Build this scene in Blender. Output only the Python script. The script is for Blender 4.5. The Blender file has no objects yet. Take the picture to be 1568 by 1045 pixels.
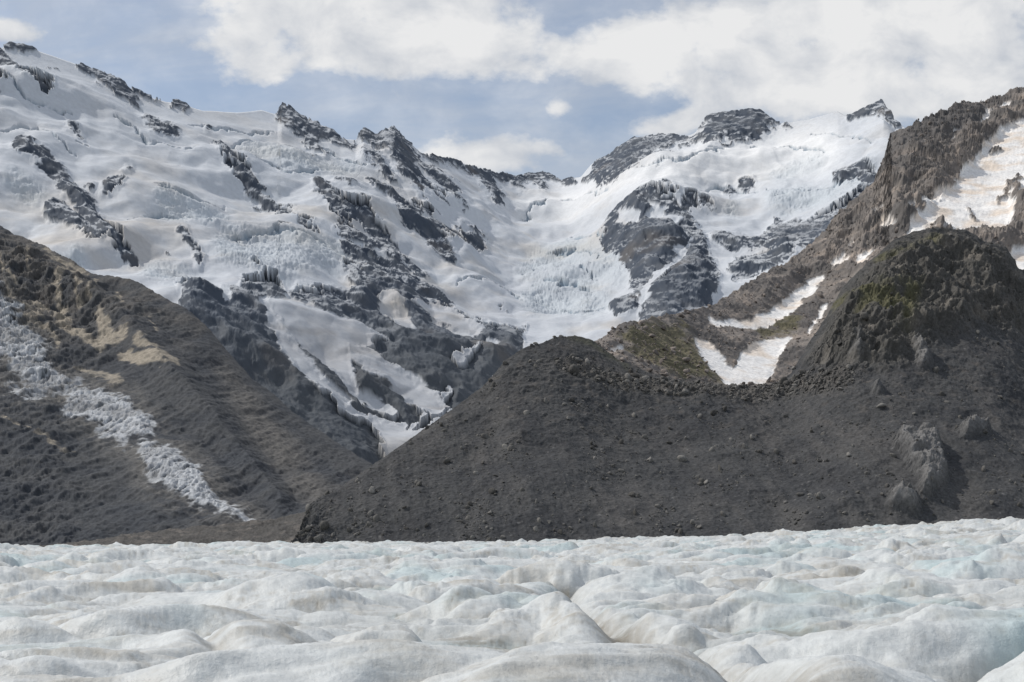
import bpy, math, time, numpy as np
np.random.seed(7)
F=2178.0; CX=784.0; HY=815.0; H=3.0
f32=np.float32
T00=time.time()
# ---------------- noise -----------------
_r=np.random.RandomState(3)
PERM=np.concatenate([_r.permutation(256)]*3).astype(np.int32)
_g=_r.normal(size=(256,3)); _g/=np.linalg.norm(_g,axis=1)[:,None]; GR=(_g*1.6).astype(f32)
GXs,GYs,GZs=[np.ascontiguousarray(np.concatenate([GR[:,i]]*3)) for i in range(3)]
def perlin(x,y,z):
    xi=np.floor(x);yi=np.floor(y);zi=np.floor(z)
    xf=x-xi;yf=y-yi;zf=z-zi
    xi=xi.astype(np.int32)&255;yi=yi.astype(np.int32)&255;zi=zi.astype(np.int32)&255
    u=xf*xf*xf*(xf*(xf*6-15)+10);v=yf*yf*yf*(yf*(yf*6-15)+10);w=zf*zf*zf*(zf*(zf*6-15)+10)
    def lerp(a,b,t): return a+(b-a)*t
    pl=[]
    for dx in (0,1):
        a=PERM[xi+dx]; rows=[]
        for dy in (0,1):
            b=PERM[a+yi+dy]+zi; c=[]
            for dz in (0,1):
                g=PERM[b+dz]
                c.append(GXs[g]*(xf-dx)+GYs[g]*(yf-dy)+GZs[g]*(zf-dz))
            rows.append(lerp(c[0],c[1],w))
        pl.append(lerp(rows[0],rows[1],v))
    return lerp(pl[0],pl[1],u)
def fbm(P,scale,octv=5,mode='f',gain=0.5,lac=2.03,off=0.0):
    x,y,z=[(p/scale+off+i*17.3).astype(f32) for i,p in enumerate(P)]
    a=1.0;tot=0;n=0
    for o in range(octv):
        v=perlin(x,y,z)
        if mode=='r': v=1-2*np.abs(v)
        elif mode=='b': v=2*np.abs(v)
        tot=tot+f32(a)*v;n+=a
        a*=gain;x=x*f32(lac)+f32(5.1);y=y*f32(lac)+f32(3.7);z=z*f32(lac)+f32(9.2)
    return tot/f32(n)
def sstep(a,b,x):
    t=np.clip((x-a)/(b-a),0,1);return t*t*(3-2*t)
# ------------- outline helpers ---------------
def stroke(PX,PY,pts,out=None):
    if out is None: out=np.full(PX.shape,-60.0,dtype=f32)
    if len(pts)==1: pts=[pts[0],(pts[0][0]+.1,pts[0][1]+.1,pts[0][2])]
    for (x0,y0,r0),(x1,y1,r1) in zip(pts[:-1],pts[1:]):
        m=max(r0,r1)+40
        sel=np.where((PX>min(x0,x1)-m)&(PX<max(x0,x1)+m)&(PY>min(y0,y1)-m)&(PY<max(y0,y1)+m))
        if len(sel[0])==0: continue
        ax=PX[sel]-x0;ay=PY[sel]-y0;bx=x1-x0;by=y1-y0
        t=np.clip((ax*bx+ay*by)/(bx*bx+by*by+1e-6),0,1)
        d=(r0+(r1-r0)*t)-np.hypot(ax-t*bx,ay-t*by)
        out[sel]=np.maximum(out[sel],d)
    return out
def poly(PX,PY,pts,out=None):
    if out is None: out=np.full(PX.shape,-60.0,dtype=f32)
    xs=[p[0] for p in pts];ys=[p[1] for p in pts];m=40
    sel=np.where((PX>min(xs)-m)&(PX<max(xs)+m)&(PY>min(ys)-m)&(PY<max(ys)+m))
    if len(sel[0])==0: return out
    X=PX[sel];Y=PY[sel];d=np.full(X.shape,1e9);ins=np.zeros(X.shape,bool)
    n=len(pts)
    for i in range(n):
        x0,y0=pts[i];x1,y1=pts[(i+1)%n]
        bx=x1-x0;by=y1-y0
        t=np.clip(((X-x0)*bx+(Y-y0)*by)/(bx*bx+by*by+1e-9),0,1)
        d=np.minimum(d,np.hypot(X-x0-t*bx,Y-y0-t*by))
        c=((y0>Y)!=(y1>Y))&(X<(x1-x0)*(Y-y0)/((y1-y0)+1e-9)+x0)
        ins^=c
    out[sel]=np.maximum(out[sel],np.where(ins,d,-d))
    return out
def mixc(c,tgt,f):
    f=np.clip(f,0,1)[...,None]
    return c*(1-f)+np.array(tgt,dtype=f32)*f
# ------------- mesh from grid ------------------
def grid_mesh(name,X,Y,Z,col,mat):
    nr,nc=X.shape
    me=bpy.data.meshes.new(name)
    co=np.stack([X,Y,Z],-1).reshape(-1,3).astype(f32)
    idx=np.arange(nr*nc,dtype=np.int32).reshape(nr,nc)
    q=np.stack([idx[:-1,:-1],idx[:-1,1:],idx[1:,1:],idx[1:,:-1]],-1).reshape(-1,4)
    me.vertices.add(len(co));me.vertices.foreach_set('co',co.ravel())
    me.loops.add(q.size);me.loops.foreach_set('vertex_index',q.ravel())
    me.polygons.add(len(q));me.polygons.foreach_set('loop_start',np.arange(0,q.size,4,dtype=np.int32))
    me.polygons.foreach_set('use_smooth',np.ones(len(q),bool))
    me.update(calc_edges=True)
    if col is not None:
        a=me.color_attributes.new('tint','FLOAT_COLOR','POINT')
        c=np.ones((len(co),4),f32);c[:,:3]=np.clip(col,0.005,1).reshape(-1,3)
        a.data.foreach_set('color',c.ravel())
    me.materials.append(mat)
    ob=bpy.data.objects.new(name,me);bpy.context.scene.collection.objects.link(ob)
    return ob
def normals(X,Y,Z):
    P=np.stack([X,Y,Z],-1)
    n=np.cross(np.gradient(P,axis=1),np.gradient(P,axis=0))
    n/=np.linalg.norm(n,axis=-1)[...,None]+1e-9
    n[n[...,2]<0]*=-1
    return n
# ------------- materials -----------------------
def terrain_mat(name,scale,bump_d,rough=0.9,var=0.25,spec=0.2,bump_s=0.6):
    m=bpy.data.materials.new(name);m.use_nodes=True
    N=m.node_tree.nodes;L=m.node_tree.links
    b=N['Principled BSDF'];b.inputs['Roughness'].default_value=rough
    b.inputs['Specular IOR Level'].default_value=spec
    at=N.new('ShaderNodeAttribute');at.attribute_name='tint'
    tc=N.new('ShaderNodeTexCoord')
    n1=N.new('ShaderNodeTexNoise');n1.inputs['Scale'].default_value=1/scale;n1.inputs['Detail'].default_value=5;n1.inputs['Roughness'].default_value=0.65
    L.new(tc.outputs['Object'],n1.inputs['Vector'])
    mr=N.new('ShaderNodeMapRange');mr.inputs['From Min'].default_value=0.3;mr.inputs['From Max'].default_value=0.7
    mr.inputs['To Min'].default_value=1-var;mr.inputs['To Max'].default_value=1+var
    L.new(n1.outputs['Fac'],mr.inputs['Value'])
    vm=N.new('ShaderNodeVectorMath');vm.operation='SCALE'
    L.new(at.outputs['Color'],vm.inputs[0]);L.new(mr.outputs[0],vm.inputs['Scale'])
    L.new(vm.outputs[0],b.inputs['Base Color'])
    bp=N.new('ShaderNodeBump');bp.inputs['Strength'].default_value=bump_s;bp.inputs['Distance'].default_value=bump_d
    L.new(n1.outputs['Fac'],bp.inputs['Height']);L.new(bp.outputs[0],b.inputs['Normal'])
    return m
def boxs(a,w):
    k=np.hanning(w+2)[1:-1];k/=k.sum();return np.convolve(np.pad(a,w//2,mode='edge'),k,'valid')[:len(a)]
# ------------- generic mountain body ------------
def body(px0,px1,step,crest,base_py,dbase,dcrest,nt,p=1.0,nback=30,back_run=0.35,back_drop=1.2,dfun=None,wsm=121):
    px=np.arange(px0,px1,step)
    I=lambda c:np.interp(px,[q[0] for q in c],[q[1] for q in c])
    cr=I(crest);bp=I(base_py)
    t=np.linspace(0,1,nt)[:,None]
    PX=np.broadcast_to(px[None,:],(nt,len(px))).copy()
    PY=bp+(cr-bp)*t
    if dfun is not None: D=dfun(PX,PY)
    else:
        db=boxs(I(dbase),wsm);dc=boxs(I(dcrest),wsm);cs=boxs(cr,wsm)
        tr=np.clip((bp-PY)/np.maximum(bp-cs,12),0,1.4)
        D=db+(dc-db)*tr**p
    X=(PX-CX)/F*D;Z=H+(HY-PY)/F*D;Y=D
    s=(np.linspace(0,1,nback+1)[1:])[:,None]
    zc=Z[-1];yc=Y[-1];run=back_run*yc
    Yb=yc+run*s;Zb=zc-(zc+15)*back_drop*0.9*(s**0.9)
    Xb=np.broadcast_to(X[-1],Yb.shape)
    PXb=np.broadcast_to(px,Yb.shape);PYb=np.broadcast_to(cr,Yb.shape)
    TT=np.concatenate([np.broadcast_to(t,PX.shape),1+np.broadcast_to(s,Yb.shape)])
    return [np.concatenate([a,b]).astype(np.float64) for a,b in ((X,Xb),(Y,Yb),(Z,Zb),(PX,PXb),(PY,PYb))]+[TT]

# ======================= FAR SNOWY RANGE ============================
ctl=np.array([(-200,60,4200),(0,68,4300),(200,138,4600),(430,165,5200),(600,200,5600),(740,262,6200),(850,270,6700),(965,212,6400),(1130,168,6100),(1283,168,5800),(1400,200,5300),(1560,230,5100),
(-200,350,3100),(0,330,3300),(0,200,3800),(200,410,3150),(200,280,3750),(300,420,3250),(400,400,3550),(400,280,4300),(520,330,4300),(600,400,4050),(640,320,4700),(700,400,4400),(720,340,5100),(790,330,6000),(860,340,6000),(850,380,5400),(850,440,4700),(790,480,4100),(720,500,3700),(620,470,3650),(640,650,2750),(500,600,2700),(400,500,2950),(300,500,2750),(850,505,4000),(950,505,3850),
(1000,400,4450),(930,390,4900),(1000,312,5000),(1070,430,4300),(1100,300,5400),(1150,400,4550),(1200,240,5700),(1250,350,4750),(1180,320,5150),(1050,480,3900),(1330,280,5000),(1250,420,4200),
(-200,840,2100),(0,840,2150),(500,840,2250),(1000,840,2400),(1560,840,2500),(0,550,2600),(800,640,2900),(1000,600,3200),(1300,500,3600),(1560,500,3700)],float)
def tps(r2): return 0.5*r2*np.log(r2+1e-6)
cp=ctl[:,:2]/300.;n_=len(ctl);K=tps(((cp[:,None]-cp[None])**2).sum(-1))+np.eye(n_)*0.02
Pm=np.concatenate([np.ones((n_,1)),cp],1);A_=np.zeros((n_+3,n_+3));A_[:n_,:n_]=K;A_[:n_,n_:]=Pm;A_[n_:,:n_]=Pm.T
wts=np.linalg.solve(A_,np.concatenate([ctl[:,2],np.zeros(3)]))
def dfar(PX,PY):
    x=(PX/300.).astype(f32);y=(PY/300.).astype(f32);d=wts[n_]+wts[n_+1]*x+wts[n_+2]*y
    for i in range(n_): d=d+f32(wts[i])*tps((x-f32(cp[i,0]))**2+(y-f32(cp[i,1]))**2)
    return d.astype(np.float64)
crest=[(-300,-20),(-60,50),(0,68),(15,63),(50,70),(100,88),(125,97),(170,112),(208,138),(240,150),(275,155),(310,165),(365,168),(400,165),(425,172),(432,158),(445,164),(460,175),(480,184),(505,193),(520,208),(545,212),(557,196),(575,210),(590,196),(605,192),(620,210),(650,235),(700,245),(750,260),(790,270),(830,262),(860,275),(890,268),(905,250),(935,235),(965,212),(1010,205),(1045,208),(1065,200),(1085,176),(1130,168),(1165,168),(1190,186),(1240,180),(1283,168),(1300,178),(1325,168),(1350,153),(1370,185),(1400,200),(1450,215),(1800,260)]
X,Y,Z,PX,PY,T=body(-130,1480,1.2,crest,[(0,780),(2000,780)],None,None,490,dfun=dfar)
P=(X,Y,Z)
wx=fbm(P,110,4)*10+fbm(P,30,4,off=9)*7
wy=fbm(P,110,4,off=31)*10+fbm(P,30,4,off=55)*7
QX=(PX+wx).astype(f32);QY=(PY+wy).astype(f32)
rock=np.full(X.shape,-60.0,dtype=f32)
S=[[(5,66,3),(50,72,5)],[(-30,60,10),(0,90,10),(30,120,6),(80,155,7)],[(125,98,4),(155,118,9),(185,135,12),(205,155,8)],[(210,135,3),(240,150,2)],[(272,155,7),(282,158,6)],
[(228,190,6),(242,208,9),(268,215,5)],[(8,148,6)],[(35,245,8),(70,262,13),(100,290,8)],[(100,295,8),(130,325,12),(150,365,14),(175,385,9),(205,412,6)],[(85,335,12),(110,350,10),(160,388,9)],[(170,302,13),(182,303,10)],
[(340,238,6),(370,280,8),(420,325,6),(485,382,4)],[(436,345,9),(446,350,6)],[(432,168,9),(455,185,14),(480,200,14),(512,208,6)],[(512,215,4),(540,225,4)],[(556,204,8),(575,216,9)],[(600,205,10),(620,235,9),(650,262,10),(690,298,11),(712,322,5)],[(585,225,6),(610,260,6),(650,300,5)],
[(625,240,5),(680,243,4),(730,262,6),(790,275,6),(830,268,7),(880,275,4)],[(745,275,8),(765,318,5)],[(790,280,7),(800,292,4)],[(820,275,6),(832,297,4)],[(490,305,8),(510,325,10),(525,350,8)],[(515,345,8),(560,350,11),(600,390,11),(605,412,8)],[(530,372,10),(570,388,9)],
[(600,305,6),(625,345,9),(660,360,10),(690,402,7)],[(570,290,4),(640,330,4)],[(718,368,10),(732,380,12)],[(530,395,6),(580,420,11),(640,440,10),(688,468,6)],[(390,462,14),(412,468,22),(435,478,8)],[(462,478,14),(500,488,20),(550,495,24),(595,510,16)],[(540,425,10),(560,460,14),(600,450,12)],[(290,475,12),(330,478,8),(370,490,10),(420,530,14),(450,570,12)],
[(640,315,4),(660,330,3)],[(1300,178,5),(1330,168,9),(1350,165,10),(1372,190,6)],[(1285,280,10),(1320,272,12),(1345,300,16)],[(1050,322,8),(1060,318,6)],[(1078,322,5),(1086,328,5)],[(1118,296,5)],[(1142,282,7),(1150,285,5)],[(1095,375,7),(1125,385,11),(1165,385,8)],[(1130,430,14),(1165,420,12),(1200,410,12)],[(945,488,10),(965,482,8)],[(200,275,3)],[(480,250,3)],[(285,380,4),(310,420,3)],
[(620,410,6),(650,425,4)],[(520,300,3),(540,310,3)],[(110,205,3),(125,222,3)],[(660,210,3)],[(1200,190,3)],[(140,300,4)],[(395,430,3)],[(1020,300,5)],[(700,350,4)],[(470,215,3),(500,240,2)],[(560,240,3),(600,285,3)],[(320,200,2)],[(660,345,4),(700,375,4)]]
for s in S: rock=stroke(QX,QY,s,rock)
for pl in [[(922,385),(935,340),(960,318),(1000,308),(1035,315),(1062,345),(1078,385),(1100,445),(1080,500),(985,500),(968,455),(965,420),(930,405)],
 [(1168,368),(1188,345),(1230,352),(1280,335),(1320,300),(1340,330),(1290,400),(1180,405)],
 [(892,278),(915,243),(965,205),(1042,200),(1050,216),(1005,242),(960,275),(915,297)],
 [(1062,210),(1085,172),(1165,160),(1192,182),(1165,214),(1095,232)],
 [(560,420),(680,465),(740,505),(800,515),(800,560),(700,640),(640,680),(560,640),(540,560),(600,545),(520,510)],
 [(290,470),(390,480),(450,545),(520,590),(560,640),(600,760),(200,760)],
 [(560,205),(600,195),(640,235),(715,325),(680,312),(620,270),(575,225)]]:
    rock=poly(QX,QY,pl,rock)
ice=np.full(X.shape,-60.0,dtype=f32)
for s in [[(405,490,8),(450,560,14),(490,600,15),(530,630,10)],[(470,500,6),(540,555,10),(620,600,16),(670,635,18)],[(430,500,8),(520,545,7),(590,575,6)],[(540,610,8),(600,640,9)],[(520,640,4),(620,670,7)],[(1055,385,5),(1020,430,6),(980,478,6)],[(1000,335,9),(1035,345,7)],[(950,350,7),(975,345,6)],[(990,322,5),(1010,330,8)],[(590,480,14),(620,510,16),(640,528,8)],[(755,545,6)],[(700,580,4),(740,560,3)],[(1040,360,7),(1050,375,5)],[(330,470,5),(350,485,8)],[(640,260,3),(700,325,3)],[(690,610,3),(620,690,5)]]:
    ice=stroke(QX,QY,s,ice)
ice=poly(QX,QY,[(630,478),(665,468),(700,478),(745,520),(725,528),(660,500)],ice)
n1=fbm(P,45,5,off=3);n2=fbm(P,14,4,off=4)
speck=1.3*np.clip(stroke(PX,PY,[(1080,200,45),(1160,195,45)])/30,0,1)+0.9*np.clip(stroke(PX,PY,[(910,260,45),(1040,215,35)])/30,0,1)+0.6*np.clip(stroke(PX,PY,[(600,220,40),(700,320,40)])/30,0,1)
rm0=rock/5+.40+n1*1.1+n2*.8-speck*2.0*(0.35+fbm(P,60,4,off=8)*2.2)
streak=fbm((X+0.5*Z,Y*0.3,Z*0.25-X*0.12),60,4,off=21)
rm0=np.maximum(rm0,(fbm(P,130,5,off=91,gain=.6)-0.45)*12-0.3+np.where(QX<780,0,-2))
# snow gullies running down through the rock bands
gsn=fbm((X*1.0+Z*.5,Y*.2,Z*.22),40,4,'r',off=33)
rm0=rm0-sstep(.62,.88,gsn)*1.6*sstep(600,420,PY)*sstep(-.1,.3,n1+.1)
im=ice/5+n1*1.2+streak*1.5
rm=np.minimum(rm0,-im)
R=sstep(-0.12,0.15,rm)
Rs=np.clip((np.minimum(rock,-ice))/25+0.30,0,1)
icef=np.full(X.shape,-60.0,dtype=f32)
for s in [[(360,400,30),(440,420,34),(520,410,20)],[(380,235,12),(470,265,18),(540,270,12)],[(820,420,24),(880,400,24),(930,420,26)],[(830,465,30),(900,465,34)],[(1190,275,12),(1250,250,12)],[(1190,318,18),(1270,310,18),(1330,275,12)],[(270,335,26),(330,350,20)],[(50,130,12),(80,140,10)],[(120,420,16)],[(240,430,20),(300,450,18)],[(1120,330,12)],[(30,300,14),(60,310,12)]]:
    icef=stroke(QX,QY,s,icef)
IF=sstep(-14,14,icef)*(1-R)
# open crevasses and bergschrunds
WX=PX+fbm(P,60,4,off=101)*9;WY=PY+fbm(P,60,4,off=102)*9
crv=np.full(X.shape,-60.,f32)
for s in [[(985,268,.3),(1050,255,1.2),(1110,238,.4)],[(1150,228,.3),(1215,232,1.4),(1262,236,.5)],[(800,338,.3),(860,322,1),(930,300,.3)],[(330,232,.3),(400,222,1.4),(470,240,.4)],[(240,308,.3),(280,322,1.6),(345,326,.4)],[(390,262,.3),(440,282,1.4),(500,272,.3)],[(45,112,.4),(80,128,1.6),(130,150,.4)],[(180,195,.3),(230,228,.9),(300,245,.3)],[(1175,300,.3),(1230,305,1.3),(1300,285,.3)],[(845,378,.3),(885,372,1.5),(930,380,.4)],[(800,430,.3),(850,425,1.4),(915,440,.3)],[(820,468,.3),(880,485,1.3),(930,470,.3)],[(0,215,.3),(60,212,1.1),(120,250,.3)],[(200,350,.3),(250,345,1.2),(330,365,.4)],[(360,385,.4),(420,382,1.4),(500,400,.4)],[(1240,205,.2),(1300,212,.8),(1340,235,.2)],[(560,240,.2),(600,270,.7)],[(1060,300,.3),(1100,285,1.2),(1160,300,.3)],[(470,215,.3),(520,245,1.1),(560,262,.3)],[(700,440,.3),(760,450,1.),(800,470,.3)],[(0,130,.3),(40,165,.9),(110,185,.3)],[(290,195,.3),(350,200,.9),(420,205,.3)],[(840,400,.3),(880,395,1.3),(920,405,.3)],[(830,450,.3),(870,455,1.2),(905,452,.3)]]:
    crv=stroke(WX,WY,s,crv)
CR=sstep(-1.3,.6,crv)*(1-R)
big=fbm(P,900,4,'r',off=2)*60+fbm((X,Y*0.6,Z),330,4,off=5)*50
rug=fbm(P,230,7,'r',gain=0.54,off=12)
rg2=fbm((X*1.0+Z*0.6,Y*0.4,Z*0.22),70,6,'r',gain=.55,off=13)
lobes=fbm((X,Y*.6,Z*1.4),360,3,'b',gain=.35,off=14)
ser=fbm((X*.8,Y*1.0,Z*2.4),22,4,'r',gain=.6,off=15)
crestfade=sstep(0,0.12,np.abs(1-T))
snow_small=fbm((X,Y*.5,Z*1.3),80,4,off=16)
step=fbm((X*0.35-Z*.2,Y*0.3,Z*1.3),190,3,'r',gain=.4,off=71)
disp=big*(0.1+0.9*crestfade)+Rs*(rug*30+10)*(0.5+.5*crestfade)+R*(rug*4+rg2*12)+(1-R)*((lobes-0.3)*38*crestfade+snow_small*2.5+step*13*crestfade)+IF*(ser*9)-CR*16
disp-=14
X2=X+fbm(P,80,4,off=41)*8*R;Y2=Y-disp*0.55;Z2=Z+disp*0.75
nrm=normals(X2,Y2,Z2)
col=np.zeros(X.shape+(3,),f32)+np.array((0.605,0.63,0.66),f32)  # base snow greyed to stand in for cloud shadow on the left slopes
dirt=sstep(0.0,0.5,fbm((X*.6,Y*.5,Z*1.5),260,5,off=61)+0.25*streak+0.05)
band=sstep(0.1,0.6,fbm((X*0.4-Z*.3,Y*.3,Z*2.2),60,5,off=62))
lowf=sstep(150,520,PY)*np.where(PX<790,1,0.75)
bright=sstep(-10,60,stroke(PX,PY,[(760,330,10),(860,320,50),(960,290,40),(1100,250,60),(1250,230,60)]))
col=mixc(col,(0.86,0.86,0.85),bright*sstep(740,820,PX)*.9)  # sunlit brightness of basin and right slopes painted into the snow colour
col=mixc(col,(0.54,0.475,0.39),(dirt*0.65+band*0.3)*(0.3+.7*lowf)*(1-.6*bright*(PX>800)))
col=mixc(col,(0.38,0.46,0.50),IF*(0.25+0.6*sstep(-0.2,0.6,-ser)))
col=mixc(col,(0.38,0.40,0.44),sstep(.35,.75,step)*0.34*lowf)
col=mixc(col,(0.25,0.33,0.40),CR*.85)
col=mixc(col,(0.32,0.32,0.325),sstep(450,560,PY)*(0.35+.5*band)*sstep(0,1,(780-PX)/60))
rc=np.zeros(X.shape+(3,),f32)+np.array((0.070,0.086,0.112),f32)  # blue lift in the rock colour stands in for distance haze
rc=mixc(rc,(0.14,0.15,0.165),sstep(-0.1,0.6,fbm(P,60,5,off=63)+.3*gsn)*.7)
strat=fbm((X*.5+Z*1.3,Y*.4,Z*.5),30,5,off=69)
rc=mixc(rc,(0.048,0.062,0.086),sstep(0,.35,strat)*.75)
rc=mixc(rc,(0.10,0.108,0.115),sstep(480,600,PY)*.7)
rc=mixc(rc,(0.17,0.145,0.12),sstep(0.2,0.5,fbm(P,220,4,off=64))*0.4)
ledge=sstep(0.78,0.90,nrm[...,2]+fbm(P,25,4,off=65)*0.28)*sstep(600,420,PY)*(1-.55*sstep(6,22,rock))
cr=rc*(1-ledge[...,None]*.8)+np.array((0.60,0.62,0.64),f32)*ledge[...,None]*.8
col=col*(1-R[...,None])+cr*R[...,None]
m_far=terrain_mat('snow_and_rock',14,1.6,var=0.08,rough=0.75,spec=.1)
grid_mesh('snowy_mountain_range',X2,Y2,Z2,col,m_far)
print('far done',time.time()-T00)

# ======================= LEFT ROCKY SPUR ============================
crest=[(-300,200),(0,343),(50,368),(90,390),(140,413),(180,424),(215,430),(250,450),(290,473),(320,500),(350,535),(385,575),(420,600),(450,628),(490,655),(520,675),(560,700),(590,716),(640,745),(700,800),(900,850)]
X,Y,Z,PX,PY,T=body(-150,740,1.15,crest,[(0,848),(2000,848)],[(-250,760),(500,800),(900,860)],[(-250,1800),(0,1750),(290,1500),(560,1200),(700,1000),(900,900)],420,p=1.3)
P=(X,Y,Z)
QX=PX+fbm(P,40,4)*14+fbm(P,10,3,off=9)*5; QY=PY+fbm(P,40,4,off=31)*14+fbm(P,10,3,off=55)*5
gul=fbm((X*1.0-Z*0.8,Y*0.15,Z*0.2),38,5,'r',gain=.55,off=5)
rug=fbm(P,110,7,'r',gain=.58,off=6)
rg=fbm((X-Z*.6,Y*.5,Z*.6),24,6,'r',gain=.64,off=61)
cf=sstep(0,0.10,np.abs(1-T))
ridges=stroke(PX,PY,[(60,390,30),(200,500,20),(330,640,20),(430,760,10)])
dice=np.full(X.shape,-60.,f32)
for s in [[(-60,430,26),(0,490,32),(25,530,34),(60,565,26),(85,590,14)],[(20,598,14),(60,605,10)],[(100,590,14),(140,618,30),(185,632,32),(218,648,18)],[(110,630,8),(190,672,6)],[(225,682,16),(250,708,30),(285,730,30),(310,750,20),(345,770,8),(385,792,2)]]:
    dice=stroke(QX,QY,s,dice)
rock_amp=(0.22+.78*sstep(620,450,PY+.25*PX)+.4*sstep(200,60,PX))
sl=np.clip(dice/10,0,1)
disp=((rug-.2)*20+(rg-.2)*9)*rock_amp*(0.35+.65*cf)+gul*5.5*cf+np.clip(ridges/40,-.3,1)*14*cf+fbm(P,8,4,off=7)*1.6
serr=fbm((X*1.6-Z*.5,Y*.4,Z*.3),8,5,'r',gain=.62,off=8)
serr=serr+.35*fbm(P,13,4,off=88)
disp=disp+sl*serr*3.5-5
X2=X;Y2=Y-disp*.6;Z2=Z+disp*.7
col=np.zeros(X.shape+(3,),f32)+np.array((0.052,0.057,0.065),f32)
nz=fbm(P,60,5,off=66);ns=fbm(P,7,4,off=67);nm=fbm((X-Z*.6,Y*.3,Z*.5),20,5,off=68)
col=mixc(col,(0.085,0.086,0.086),sstep(-.1,.5,nz+.5*gul)*.6)
br=stroke(QX,QY,[(340,560,16),(400,650,28),(460,730,24),(520,770,14)])
col=mixc(col,(0.135,0.128,0.118),sstep(-15,20,br)*.7*(.6+.6*sstep(-.3,.5,gul)))
col=mixc(col,(0.125,0.115,0.104),sstep(620,440,PY+.1*PX)*.75*sstep(-.35,.3,nm))
tan=np.full(X.shape,-60.,f32)
for s in [[(100,415,4),(90,445,6),(95,475,8)],[(60,465,7),(110,500,7),(150,525,7),(190,515,6)],[(150,480,7),(160,510,12),(150,530,8)],[(190,540,9),(225,550,10),(270,560,5)],[(15,450,4),(60,490,5),(90,530,4)],[(120,440,3),(125,470,3)],[(150,440,3),(140,465,3)],[(0,640,3),(60,668,3),(110,685,2)],[(240,530,6),(210,525,5)],[(120,560,4),(180,580,6)],[(0,405,4),(25,440,4)],[(230,490,3),(240,510,4)],[(70,385,3),(110,410,3),(150,425,2)],[(90,600,3),(60,540,4)],[(210,660,3),(170,600,3)],[(180,440,2),(185,470,3)],[(45,380,2),(50,420,3)]]:
    tan=stroke(QX,QY,s,tan)
col=mixc(col,(0.36,0.315,0.25),sstep(-0.4,0.8,tan/5+nz*.6+1.3*ns+1.0*nm)*(.85))
nearb=sstep(-40,8,dice)
col=mixc(col,(0.18,0.17,0.155),nearb*.7*sstep(-.35,.25,nz+ns))
icem=sstep(-.5,.6,dice/9+ns*1.6+nm*2.2+serr*.5-.5)
icol=np.zeros(X.shape+(3,),f32)+np.array((0.46,0.475,0.49),f32)
icol=mixc(icol,(0.08,0.09,0.10),sstep(.55,-.10,serr+.6*ns)*.92)
icol=mixc(icol,(0.20,0.20,0.20),sstep(-.2,.4,nz+nm)*.6*sstep(300,200,PX))
col=col*(1-icem[...,None])+icol*icem[...,None]
m_spur=terrain_mat('scree_and_dirty_ice',3.5,0.8,var=0.3)
grid_mesh('rocky_mountain_spur',X2,Y2,Z2,col,m_spur)

X,Y,Z,PX,PY,T=body(-150,700,1.6,[(-300,838),(60,838),(130,829),(200,818),(280,810),(340,804),(400,797),(460,787),(520,775),(600,790),(720,830)],[(0,850),(2000,850)],[(0,520),(800,520)],[(0,640),(800,640)],60,p=1.0,nback=20,back_run=.08)
P=(X,Y,Z);d=fbm(P,14,6,'r',gain=.6)*2.6-1.3
col=np.zeros(X.shape+(3,),f32)+np.array((0.08,0.076,0.071),f32)
col=mixc(col,(0.15,0.135,0.12),sstep(0,.5,fbm(P,6,4,off=4)))
m_mor=terrain_mat('gravel_moraine',1.1,0.4,var=0.4,bump_s=.8)
grid_mesh('low_moraine_ridge',X,Y-d*.3,Z+d,col,m_mor)

# ======================= RIGHT MOUNTAIN =============================
crest=[(700,700),(860,600),(905,525),(930,512),(950,497),(990,487),(1050,478),(1090,468),(1140,440),(1180,415),(1230,390),(1265,360),(1285,328),(1335,290),(1352,250),(1362,212),(1390,203),(1430,185),(1470,165),(1510,155),(1568,138),(1900,20)]
X,Y,Z,PX,PY,T=body(800,1740,1.1,crest,[(0,825),(2000,825)],[(800,600),(1100,640),(1900,680)],[(800,700),(950,820),(1090,980),(1300,1350),(1500,1600),(1900,1750)],480,p=1.7)
P=(X,Y,Z)
QX=PX+fbm(P,22,4)*9+fbm(P,6,3,off=9)*4; QY=PY+fbm(P,22,4,off=31)*9+fbm(P,6,3,off=55)*4
snow=np.full(X.shape,-60.,f32)
for pl in [[(1383,362),(1405,330),(1450,292),(1500,235),(1525,205),(1550,190),(1700,120),(1700,300),(1580,300),(1548,290),(1555,330),(1530,362),(1480,360),(1440,347)],
  [(1058,516),(1080,520),(1105,543),(1120,557),(1148,526),(1175,512),(1212,515),(1190,548),(1172,584),(1110,582),(1082,552)],
  [(1080,478),(1098,488),(1150,486),(1190,465),(1240,430),(1262,420),(1262,432),(1215,478),(1175,497),(1100,500),(1085,493)],
  [(1312,395),(1330,380),(1348,378),(1322,405),(1310,410)],[(1530,420),(1550,385),(1600,370),(1600,440)]]:
    snow=poly(QX,QY,pl,snow)
for s in [[(1240,505,2),(1255,485,4),(1268,465,1)],[(1275,405,4),(1292,398,5)],[(1335,335,5),(1350,325,4)],[(1385,325,5),(1395,320,4)],[(1415,312,6),(1440,298,5)],[(1500,195,4),(1515,175,3)],[(1300,382,3),(1305,380,3)],[(940,537,4),(950,530,4)],[(1350,350,3),(1370,345,2)],[(1455,215,1),(1470,205,2)],[(1530,165,2),(1545,160,3)]]:
    snow=stroke(QX,QY,s,snow)
rk=np.full(X.shape,-60.,f32)
for s in [[(1530,310,3),(1545,285,5),(1560,270,6)],[(1515,235,3),(1530,230,4)],[(1480,320,2),(1490,335,2)]]: rk=stroke(QX,QY,s,rk)
rug=fbm(P,95,7,'r',gain=.57,off=23);fine=fbm(P,11,5,'r',gain=.62,off=24)
strata=fbm((X*.5,Y*.5,Z*2.5+X*.8),30,5,'r',gain=.62,off=25)
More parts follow.
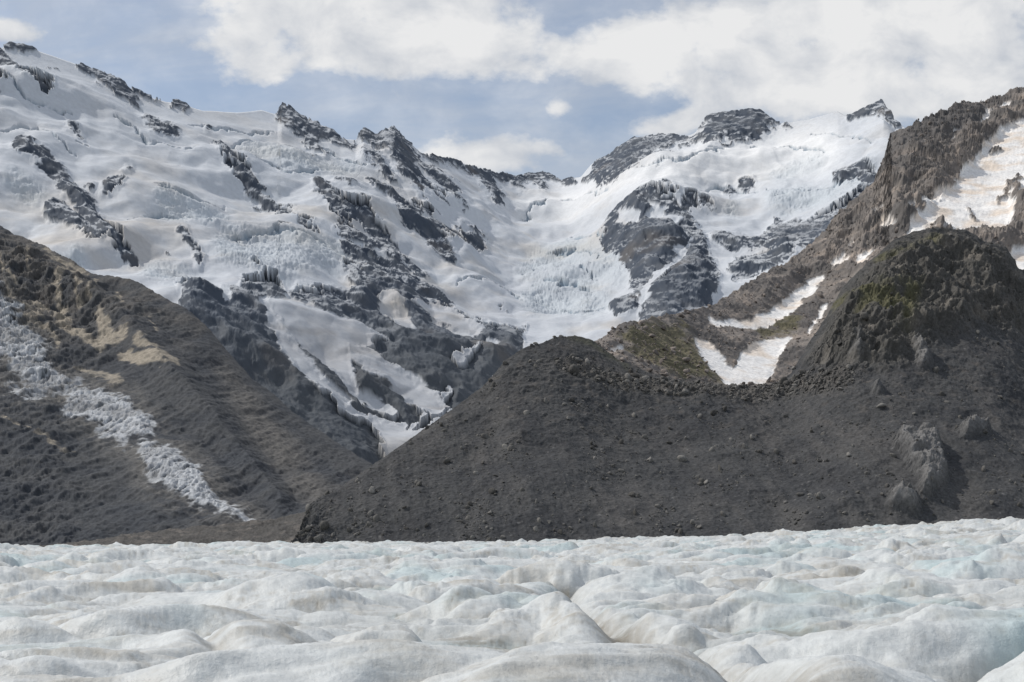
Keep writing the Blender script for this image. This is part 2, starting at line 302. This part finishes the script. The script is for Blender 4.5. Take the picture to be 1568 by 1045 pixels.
n=fbm(P,18,5,off=26);nf=fbm(P,4,4,off=27)
Sm=sstep(-.2,.3,np.minimum(snow,-rk)/5+n*.8+nf*.4)
cf=sstep(0,0.08,np.abs(1-T))
up=sstep(500,330,PY)
smz=np.clip(snow/20+.6,0,1)
disp=((rug-.3)*(8+22*up)*(0.35+.65*cf)+(strata)*(3+5*up))*(1-.8*smz)+(1-Sm)*(fine*(1.6+3.6*up))+Sm*n*1.0-3
Y2=Y-disp*.5;Z2=Z+disp*.7
col=np.zeros(X.shape+(3,),f32)+np.array((0.225,0.20,0.18),f32)
col=mixc(col,(0.34,0.285,0.24),sstep(-.1,.5,n+.4*nf))
col=mixc(col,(0.105,0.10,0.097),sstep(-.05,.5,fbm(P,45,5,off=28)+.35*strata)*.8)
hd=sstep(-25,15,stroke(QX,QY,[(1350,250,20),(1380,225,25),(1450,200,22),(1500,180,15)]))
col=mixc(col,(0.10,0.098,0.098),hd*.7)
col=mixc(col,(0.12,0.112,0.102),sstep(560,600,PY)*.7)
gr=poly(QX,QY,[(948,515),(985,488),(1040,492),(1062,520),(1090,560),(1115,582),(1040,582),(985,560),(950,540)])
gr=stroke(QX,QY,[(1170,505,10),(1215,490,12)],gr)
col=mixc(col,(0.13,0.118,0.058),sstep(-4,10,gr+n*18+nf*12)*.7)
sc=np.zeros(X.shape+(3,),f32)+np.array((0.86,0.84,0.81),f32)
sc=mixc(sc,(0.76,0.65,0.54),sstep(0.0,.5,fbm((X,Y,Z*2),28,5,off=29)+.1)*.9)
col=col*(1-Sm[...,None])+sc*Sm[...,None]
m_rt=terrain_mat('brown_rock_and_snow',2.5,0.5,var=0.2,bump_s=.5)
grid_mesh('rocky_mountain',X,Y2,Z2,col,m_rt)
rt=(X.copy(),Y2.copy(),Z2.copy(),PX.copy(),PY.copy(),Sm,T)

# ======================= FRONT MORAINE HILL =========================
crest=[(380,858),(440,842),(458,822),(468,795),(478,775),(492,763),(540,730),(600,690),(640,662),(700,620),(740,590),(775,550),(800,532),(830,524),(850,516),(880,512),(910,520),(950,552),(1000,572),(1050,583),(1110,592),(1180,592),(1212,570),(1238,525),(1262,490),(1290,440),(1330,400),(1370,367),(1400,354),(1440,347),(1480,352),(1510,370),(1540,378),(1560,410),(1620,450),(1750,520),(2000,600)]
X,Y,Z,PX,PY,T=body(400,1760,1.05,crest,[(0,862),(2000,850)],[(380,405),(2000,400)],[(380,420),(480,440),(800,540),(900,560),(1150,545),(1300,600),(1450,640),(2000,680)],450,p=1.15,back_run=.16,wsm=81)
P=(X,Y,Z)
gul=fbm((X*1.0+Z*.25,Y*.12,Z*.15),19,5,'r',gain=.5,off=5)
gul2=fbm((X*1.0+Z*.5,Y*.15,Z*.1),6,4,off=15)
med=fbm(P,34,6,'r',gain=.55,off=6);fine=fbm(P,3.2,5,gain=.6,off=7);fr=fbm(P,7,5,'r',gain=.6,off=8)
cf=sstep(0,0.10,np.abs(1-T))
butt=np.clip(poly(PX,PY,[(1230,560),(1290,440),(1370,360),(1450,340),(1560,380),(1800,480),(1800,560),(1500,500),(1430,520),(1380,560),(1280,560)])/30+.3,0,1)
outc=np.full(X.shape,-60.,f32)
for s in [[(1385,685,14),(1412,700,28),(1430,735,18),(1415,760,8)],[(1370,772,10),(1395,777,9)],[(1480,670,9),(1505,665,8)],[(1405,535,8),(1415,555,9)],[(1310,545,7)],[(1345,600,5)]]:
    outc=stroke(PX+fine*8,PY+fr*8,s,outc)
oc=sstep(-8,10,outc)
rimedge=sstep(25,0,np.abs(PY-np.interp(PX,[800,880,960,1050,1130,1200,1300],[545,560,590,600,605,600,575])))*sstep(820,900,PX)*sstep(1330,1280,PX)
big=fbm((X,Y*.6,Z*.6),60,3,off=88)
upm=sstep(720,560,PY)
disp=gul*2.1*cf*sstep(-.4,.4,big)+gul2*.5+big*4*cf+(med-.3)*(3.0+9.0*butt)*(.2+.8*cf)+fr*(.35+.7*upm+3.4*butt)*(.5+.5*cf)+fine*(.35+.3*upm)+oc*(4.5+fr*3.5)+rimedge*fr*2.4
left=sstep(520,470,PX);disp=disp+left*fr*2.5
disp-=.9
Y2=Y-disp*.5;Z2=Z+disp*.7
col=np.zeros(X.shape+(3,),f32)+np.array((0.064,0.065,0.066),f32)
col=mixc(col,(0.096,0.092,0.088),sstep(-.2,.5,fbm((X,Y*.3,Z*.3),14,5,off=9)+.4*gul2)*.75)
col=mixc(col,(0.038,0.040,0.044),sstep(0.0,.6,fbm(P,25,5,off=10)+.35*gul)*.65)
col=mixc(col,(0.125,0.112,0.10),sstep(.05,.55,fbm(P,5,4,off=11))*.6*sstep(760,560,PY))
col=mixc(col,(0.17,0.165,0.16),sstep(.30,.62,fbm(P,1.6,3,off=12))*.7)
bm=fbm(P,9,5,off=13)
col=mixc(col,(0.105,0.099,0.088),butt*.75)
col=mixc(col,(0.20,0.18,0.155),butt*sstep(.0,.5,bm)*.8)
gr=stroke(PX+bm*22,PY+fr*14,[(1290,470,12),(1340,470,22),(1385,490,18),(1400,450,12)])
gr=stroke(PX+bm*22,PY+fr*14,[(1350,400,8),(1440,380,6)],gr)
col=mixc(col,(0.12,0.115,0.052),sstep(-8,14,gr+bm*22)*.65)
gr2=stroke(PX+bm*12,PY+fr*6,[(860,512,5),(905,528,6),(960,562,5)])
col=mixc(col,(0.09,0.09,0.055),sstep(-5,8,gr2)*.6)
col=mixc(col,(0.19,0.185,0.18),oc*.85)
col=mixc(col,(0.12,0.11,0.097),rimedge*.6)
grid_mesh('moraine_hill',X,Y2,Z2,col,m_mor)
mo=(X,Y2,Z2,PX,PY,T)
print('hills done',time.time()-T00)

# ----------- boulders -------------
import bmesh
bm_=bmesh.new();bmesh.ops.create_icosphere(bm_,subdivisions=2,radius=1)
iv=np.array([v.co[:] for v in bm_.verts]);ifc=np.array([[v.index for v in f.verts] for f in bm_.faces]);bm_.free()
variants=[]
for k in range(12):
    q=iv.copy()
    for _ in range(9):
        nn=np.random.normal(size=3);nn/=np.linalg.norm(nn);c=np.random.uniform(.35,.75)
        dd=q@nn;q=q-np.outer(np.clip(dd-c,0,None),nn)
    variants.append(q)
def boulders(name,pos,size,cols,mat):
    V=[];Fc=[];C=[];o=0
    for p,s,c in zip(pos,size,cols):
        q=variants[np.random.randint(12)]*np.random.uniform(.55,1.35,3)*s
        a,b=np.random.uniform(0,6.28,2)
        Ra=np.array([[math.cos(a),-math.sin(a),0],[math.sin(a),math.cos(a),0],[0,0,1]])
        Rb=np.array([[1,0,0],[0,math.cos(b),-math.sin(b)],[0,math.sin(b),math.cos(b)]])
        V.append(q@Rb.T@Ra.T+p+np.array([0,-.1*s,.15*s]));Fc.append(ifc+o);o+=len(iv);C.append(np.tile(c,(len(iv),1)))
    V=np.concatenate(V).astype(f32);Fc=np.concatenate(Fc).astype(np.int32);C=np.concatenate(C)
    me=bpy.data.meshes.new(name)
    me.vertices.add(len(V));me.vertices.foreach_set('co',V.ravel())
    me.loops.add(Fc.size);me.loops.foreach_set('vertex_index',Fc.ravel())
    me.polygons.add(len(Fc));me.polygons.foreach_set('loop_start',np.arange(0,Fc.size,3,dtype=np.int32))
    me.update(calc_edges=True)
    a=me.color_attributes.new('tint','FLOAT_COLOR','POINT');cc=np.ones((len(V),4),f32);cc[:,:3]=C;a.data.foreach_set('color',cc.ravel())
    me.materials.append(mat)
    ob=bpy.data.objects.new(name,me);bpy.context.scene.collection.objects.link(ob)
def pick(b,n,cond):
    idx=np.argwhere(cond);k=idx[np.random.randint(len(idx),size=n)]
    return np.stack([b[0][k[:,0],k[:,1]],b[1][k[:,0],k[:,1]],b[2][k[:,0],k[:,1]]],-1)
def nearest(b,x,y):
    d=(b[3]-x)**2+(b[4]-y)**2+((b[-1]>1)*1e6);i=np.unravel_index(np.argmin(d),d.shape);return [b[0][i],b[1][i],b[2][i]]
m_bo=terrain_mat('boulder_rock',0.6,0.1,var=.3)
c1=mo[5]<=1
pos=pick(mo,5200,c1&(PY<850));size=np.clip(0.13*(np.random.pareto(2.0,5200)+1),0,1.2)
clus=pick(mo,3200,c1&(fbm(P,20,4,off=44)>.18));sz2=np.clip(.17*(np.random.pareto(2.0,3200)+1),0,1.5)
rim=pick(mo,1400,rimedge>.3);sz3=np.clip(.34*(np.random.pareto(2.4,1400)+1),0,1.9)
big=[(1045,705,2.2),(775,688,1.9),(806,632,1.6),(995,703,1.6),(900,555,1.5),(848,514,1.5),(820,525,1.0),(860,512,1.0),(1080,738,1),(960,705,.9),(910,700,.9),(730,730,1),(570,760,1.5),(1210,560,1.5),(1300,700,1.6),(1240,760,1.1),(1060,800,1.1),(700,800,.9),(1350,620,1.6),(1150,680,1.2),(870,640,1.2),(930,620,1.1)]
bp=np.array([nearest(mo,x,y) for x,y,s in big]);bs=np.array([b[2] for b in big])
pos=np.concatenate([pos,clus,rim,bp]);size=np.concatenate([size,sz2,sz3,bs])
g=np.random.uniform(.06,.18,len(pos));g[-len(bs):]=.20
boulders('moraine_boulders',pos,size,np.stack([g*1.05,g,g*.92],-1),m_bo)
c2=(rt[6]<=1)&(rt[4]<600)&(rt[5]<.3)&(rt[3]<1600)
pos=pick(rt,3500,c2);size=np.clip(.45*(np.random.pareto(2.4,3500)+1),0,2.6)
g=np.random.uniform(.13,.27,3500);boulders('mountain_talus',pos,size,np.stack([g*1.1,g*.95,g*.84],-1),m_bo)

# ======================= GROUND =====================================
gx=np.linspace(-15000,15000,61);gy=np.linspace(-2000,20000,61)
GX_,GY_=np.meshgrid(gx,gy)
gc=np.zeros(GX_.shape+(3,),f32)+np.array((.075,.07,.064),f32)
grid_mesh('ground',GX_,GY_,GX_*0-14,gc,m_mor)

# ======================= FOREGROUND GLACIER =========================
nr,nc=950,1350
Yv=9*(440/9)**(np.linspace(0,1,nr)**0.93)
u=np.linspace(-0.48,0.48,nc)
D,U=np.meshgrid(Yv,u,indexing='ij')
X=U*D;Y=D*1.0
ang=.45
Xr=X*math.cos(ang)+Y*math.sin(ang);Yr=-X*math.sin(ang)+Y*math.cos(ang)
zz=np.zeros_like(X)
w1=fbm((X,Y,zz),7,4,off=3)*2.6;w2=fbm((X,Y,zz),7,4,off=13)*2.6
A=(Xr*.55+w1,Yr+w2,zz)
h1=fbm(A,6.2,2,'b',gain=.35,off=1)
h2=fbm((Xr*.55+w1*.6,Yr+w2*.6,zz),2.4,3,'b',gain=.45,off=2)
mask=sstep(-.35,.35,fbm((X,Y,zz),14,2,off=7))
hr=fbm((Xr*.4+w1*.8,Yr+w2*.8,zz),2.8,3,'r',gain=.45,off=6)
h3=fbm((Xr*.35+w1,Yr*1.8+w2,zz),.8,5,gain=.6,off=4)
rill=fbm((Xr*.3+w1*1.1,Yr*1.5+w2*1.1,zz),1.3,3,'b',gain=.5,off=19)
h0=fbm((X,Y,zz),24,3,off=5)
edge=np.interp(CX+U*F,[-400,0,480,850,1050,1300,1568,2000],[840,838,834,831,825,811,793,770])
e1=boxs(edge[0],121);edge=np.broadcast_to(e1,edge.shape)
zfar=H+(HY-edge)/F*400-.3
tr=zfar*np.clip((D-25)/375,0,1)**1.3
cavity=sstep(.30,.02,h1)
z=tr+(h1-.42)*1.40+(h2-.4)*(.20+.42*mask)+(hr-.3)*(.10+.30*mask)+h3*.075+rill*.10+h0*.75*np.clip(D/60,.5,1.8)-.40
def chan(pts,wid,dep):
    global z
    d=np.full(X.shape,1e9)
    for (x0,y0),(x1,y1) in zip(pts[:-1],pts[1:]):
        ax=X+w1*.3-x0;ay=Y+w2*.3-y0;bx=x1-x0;by=y1-y0;t=np.clip((ax*bx+ay*by)/(bx*bx+by*by),0,1)
        d=np.minimum(d,np.hypot(ax-t*bx,ay-t*by))
    g=np.exp(-(d/wid)**2);z=z-dep*g*1.0;return np.exp(-(d/(wid*.9))**2)
c1=chan([(3.5,84),(2.2,68),(2.6,56),(4.2,46),(4.4,38),(3.4,31),(4.2,26),(4.0,20)],.9,1.25)
c0=chan([(1.6,64),(2.9,66)],1.1,1.0)
c2=chan([(2.3,58),(-2,62),(-9,66)],.6,.45)
c3=chan([(4.4,44),(9,45),(14,49)],.6,.45)
c5=chan([(-6,30),(-9,36),(-16,40),(-20,50)],.35,.4)
c6=chan([(9,28),(11,34),(18,40)],.35,.4)
c4=chan([(-1.8,38),(-1.5,32),(-1.4,28)],.4,.5)
pit=np.zeros_like(X)
for x0,y0,r,dd in [(-13.6,112,2.2,1.1),(-12.6,49,.8,1.0),(29,100,2.6,1.4),(-22,60,1.6,.7),(6,90,1.6,.6),(-30,85,2,.9),(20,58,1.4,.7),(14,36,.7,.4),(-6,75,1.1,.5)]:
    gg=np.exp(-(((X-x0+w1*.3)/r/1.4)**2+((Y-y0+w2*.3)/r)**2)**2);pit=np.maximum(pit,gg);z=z-dd*gg
z=z-np.clip(D-415,0,None)*.8
col=np.zeros(X.shape+(3,),f32)+np.array((0.515,0.53,0.515),f32)
dn=fbm((X*.5,Y,zz),3.5,5,off=51);ds=fbm((Xr*.35+w1,Yr*2.4+w2,zz),.6,5,gain=.6,off=52)
dd2=fbm((Xr*.3+w1*2,Yr*1.4+w2*2,zz),2.2,5,gain=.6,off=58)
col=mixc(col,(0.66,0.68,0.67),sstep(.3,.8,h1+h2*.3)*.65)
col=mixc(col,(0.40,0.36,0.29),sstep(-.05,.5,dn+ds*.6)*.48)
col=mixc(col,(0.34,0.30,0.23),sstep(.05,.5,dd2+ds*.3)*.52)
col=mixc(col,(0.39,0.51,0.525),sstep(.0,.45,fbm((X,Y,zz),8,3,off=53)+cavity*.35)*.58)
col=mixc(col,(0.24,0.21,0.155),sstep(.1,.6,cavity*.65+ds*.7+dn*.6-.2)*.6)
col=mixc(col,(0.23,0.20,0.145),sstep(.16,.02,rill)*.6*sstep(-.3,.3,dn+dd2))
col=mixc(col,(0.18,0.15,0.10),(c1*.85+c0*.95+c2*.35+c3*.4+c5*.25+c6*.25)*sstep(-.7,.3,ds+dn))
col=mixc(col,(0.30,0.52,0.55),np.clip(pit+c4*.6,0,1)*.7)
spk=fbm((X,Y,zz),.28,3,off=59);col=mixc(col,(0.16,0.15,0.13),sstep(.5,.72,spk)*.5*sstep(.3,-.3,dn*-1))
m_ice=terrain_mat('glacier_ice',.30,.07,rough=.5,var=.12,spec=.3,bump_s=.8)
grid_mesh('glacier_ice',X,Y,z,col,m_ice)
print('ice done',time.time()-T00)

# ======================= SUN / SKY ==================================
el=math.radians(51);az=math.radians(-70)
dx,dy,dz=math.sin(az)*math.cos(el),math.cos(az)*math.cos(el),math.sin(el)
from mathutils import Vector
sl=bpy.data.lights.new('sun','SUN');sl.energy=2.6;sl.angle=math.radians(1.2);sl.color=(1,.96,.9)
so=bpy.data.objects.new('sun',sl);bpy.context.scene.collection.objects.link(so)
so.rotation_euler=Vector((-dx,-dy,-dz)).to_track_quat('-Z','Y').to_euler()
w=bpy.data.worlds.new('World');bpy.context.scene.world=w;w.use_nodes=True
N=w.node_tree.nodes;L=w.node_tree.links;N.clear()
def nd(t,**k):
    n=N.new(t)
    for a,b in k.items(): setattr(n,a,b)
    return n
def mth(op,a,b=None,c=None,clamp=False):
    n=nd('ShaderNodeMath',operation=op);n.use_clamp=clamp
    for i,v in enumerate((a,b,c)):
        if v is None: continue
        if isinstance(v,(int,float)): n.inputs[i].default_value=v
        else: L.new(v,n.inputs[i])
    return n.outputs[0]
sky=nd('ShaderNodeTexSky',sky_type='NISHITA');sky.sun_disc=False;sky.sun_elevation=el;sky.sun_rotation=az;sky.air_density=1.0;sky.dust_density=1.5
tc=nd('ShaderNodeTexCoord');sx=nd('ShaderNodeSeparateXYZ');L.new(tc.outputs['Generated'],sx.inputs[0])
ya=mth('MAXIMUM',mth('ABSOLUTE',sx.outputs[1]),.2)
ca=mth('DIVIDE',sx.outputs[0],ya);cb=mth('DIVIDE',sx.outputs[2],ya)
cv=nd('ShaderNodeCombineXYZ');L.new(ca,cv.inputs[0]);L.new(mth('MULTIPLY',cb,1.4),cv.inputs[1])
def noise(scale,det,rough,off,dist=0,sxy=(1,1)):
    mp=nd('ShaderNodeVectorMath',operation='MULTIPLY_ADD');L.new(cv.outputs[0],mp.inputs[0]);mp.inputs[1].default_value=(sxy[0],sxy[1],1);mp.inputs[2].default_value=(off,off*.7,off*.3)
    n=nd('ShaderNodeTexNoise');n.inputs['Scale'].default_value=scale;n.inputs['Detail'].default_value=det;n.inputs['Roughness'].default_value=rough;n.inputs['Distortion'].default_value=dist
    L.new(mp.outputs[0],n.inputs['Vector']);return n
nb=noise(18,9,.56,3.4,.15);nwide=noise(40,7,.58,8.0,.2);nsh=noise(16,7,.55,12.3,.3);nc_=noise(7,6,.6,20.0,.4,(1,2.6))
field=None
c2d=nd('ShaderNodeCombineXYZ');L.new(ca,c2d.inputs[0]);L.new(cb,c2d.inputs[1])
for (gx_,gy_,rx,ry,am) in [(470,20,150,78,1.2),(390,80,60,40,.7),(600,60,100,42,.8),(735,60,85,55,1.2),(640,0,160,35,.8),(960,100,130,46,1.1),(1180,115,190,75,1.25),(1420,80,190,95,1.25),(1250,20,280,60,1.1),(960,40,90,25,.5),(1560,140,90,40,.8),(780,232,190,34,.95),(20,48,50,26,.95),(1030,190,60,22,.8),(540,105,200,22,.45),(855,165,24,20,.8),(990,205,60,12,.5),(1480,170,120,20,.7)]:
    a=nd('ShaderNodeVectorMath',operation='SUBTRACT');L.new(c2d.outputs[0],a.inputs[0]);a.inputs[1].default_value=((gx_-CX)/F,(HY-gy_)/F,0)
    b=nd('ShaderNodeVectorMath',operation='MULTIPLY');L.new(a.outputs[0],b.inputs[0]);b.inputs[1].default_value=(F/rx,F/ry,0)
    c=nd('ShaderNodeVectorMath',operation='DOT_PRODUCT');L.new(b.outputs[0],c.inputs[0]);L.new(b.outputs[0],c.inputs[1])
    g=mth('MULTIPLY',mth('EXPONENT',mth('MULTIPLY',c.outputs['Value'],-1)),am)
    field=g if field is None else mth('ADD',field,g)
field=mth('MINIMUM',field,1.3)
hi=mth('MULTIPLY',mth('GREATER_THAN',cb,.42),.45)
dens=mth('ADD',mth('ADD',field,hi),mth('ADD',mth('MULTIPLY',mth('SUBTRACT',nb.outputs['Fac'],.5),2.3),mth('MULTIPLY',mth('SUBTRACT',nwide.outputs['Fac'],.5),1.1)))
mr=nd('ShaderNodeMapRange',interpolation_type='SMOOTHSTEP');L.new(dens,mr.inputs['Value']);mr.inputs['From Min'].default_value=.10;mr.inputs['From Max'].default_value=1.0
mr.inputs['To Min'].default_value=0;mr.inputs['To Max'].default_value=.97
cir=nd('ShaderNodeMapRange');L.new(nc_.outputs['Fac'],cir.inputs['Value']);cir.inputs['From Min'].default_value=.35;cir.inputs['From Max'].default_value=.72;cir.inputs['To Min'].default_value=.22;cir.inputs['To Max'].default_value=.68
cov=mth('MAXIMUM',mr.outputs[0],cir.outputs[0])
ccol=nd('ShaderNodeMix',data_type='RGBA');ccol.inputs['A'].default_value=(.60,.63,.68,1);ccol.inputs['B'].default_value=(.88,.88,.88,1)
shd=mth('ADD',nsh.outputs['Fac'],mth('MULTIPLY',mth('SUBTRACT',dens,.9),.12))
mr2=nd('ShaderNodeMapRange');L.new(shd,mr2.inputs['Value']);mr2.inputs['From Min'].default_value=.36;mr2.inputs['From Max'].default_value=.60;L.new(mr2.outputs[0],ccol.inputs['Factor'])
b1=nd('ShaderNodeBackground');L.new(sky.outputs[0],b1.inputs[0]);b1.inputs[1].default_value=.11
b2=nd('ShaderNodeBackground');L.new(ccol.outputs['Result'],b2.inputs[0]);b2.inputs[1].default_value=.95
ms=nd('ShaderNodeMixShader');L.new(cov,ms.inputs[0]);L.new(b1.outputs[0],ms.inputs[1]);L.new(b2.outputs[0],ms.inputs[2])
o=nd('ShaderNodeOutputWorld');L.new(ms.outputs[0],o.inputs[0])
# ======================= CAMERA =====================================
cam=bpy.data.cameras.new('camera');cam.sensor_width=36;cam.lens=36*F/1568.0;cam.shift_y=(HY-522.5)/1568.0
cam.clip_start=.5;cam.clip_end=40000
co=bpy.data.objects.new('camera',cam);bpy.context.scene.collection.objects.link(co)
co.location=(0,0,H);co.rotation_euler=(math.radians(90),0,0);bpy.context.scene.camera=co
vs=bpy.context.scene.view_settings;vs.view_transform='Standard';vs.look='None';vs.exposure=0
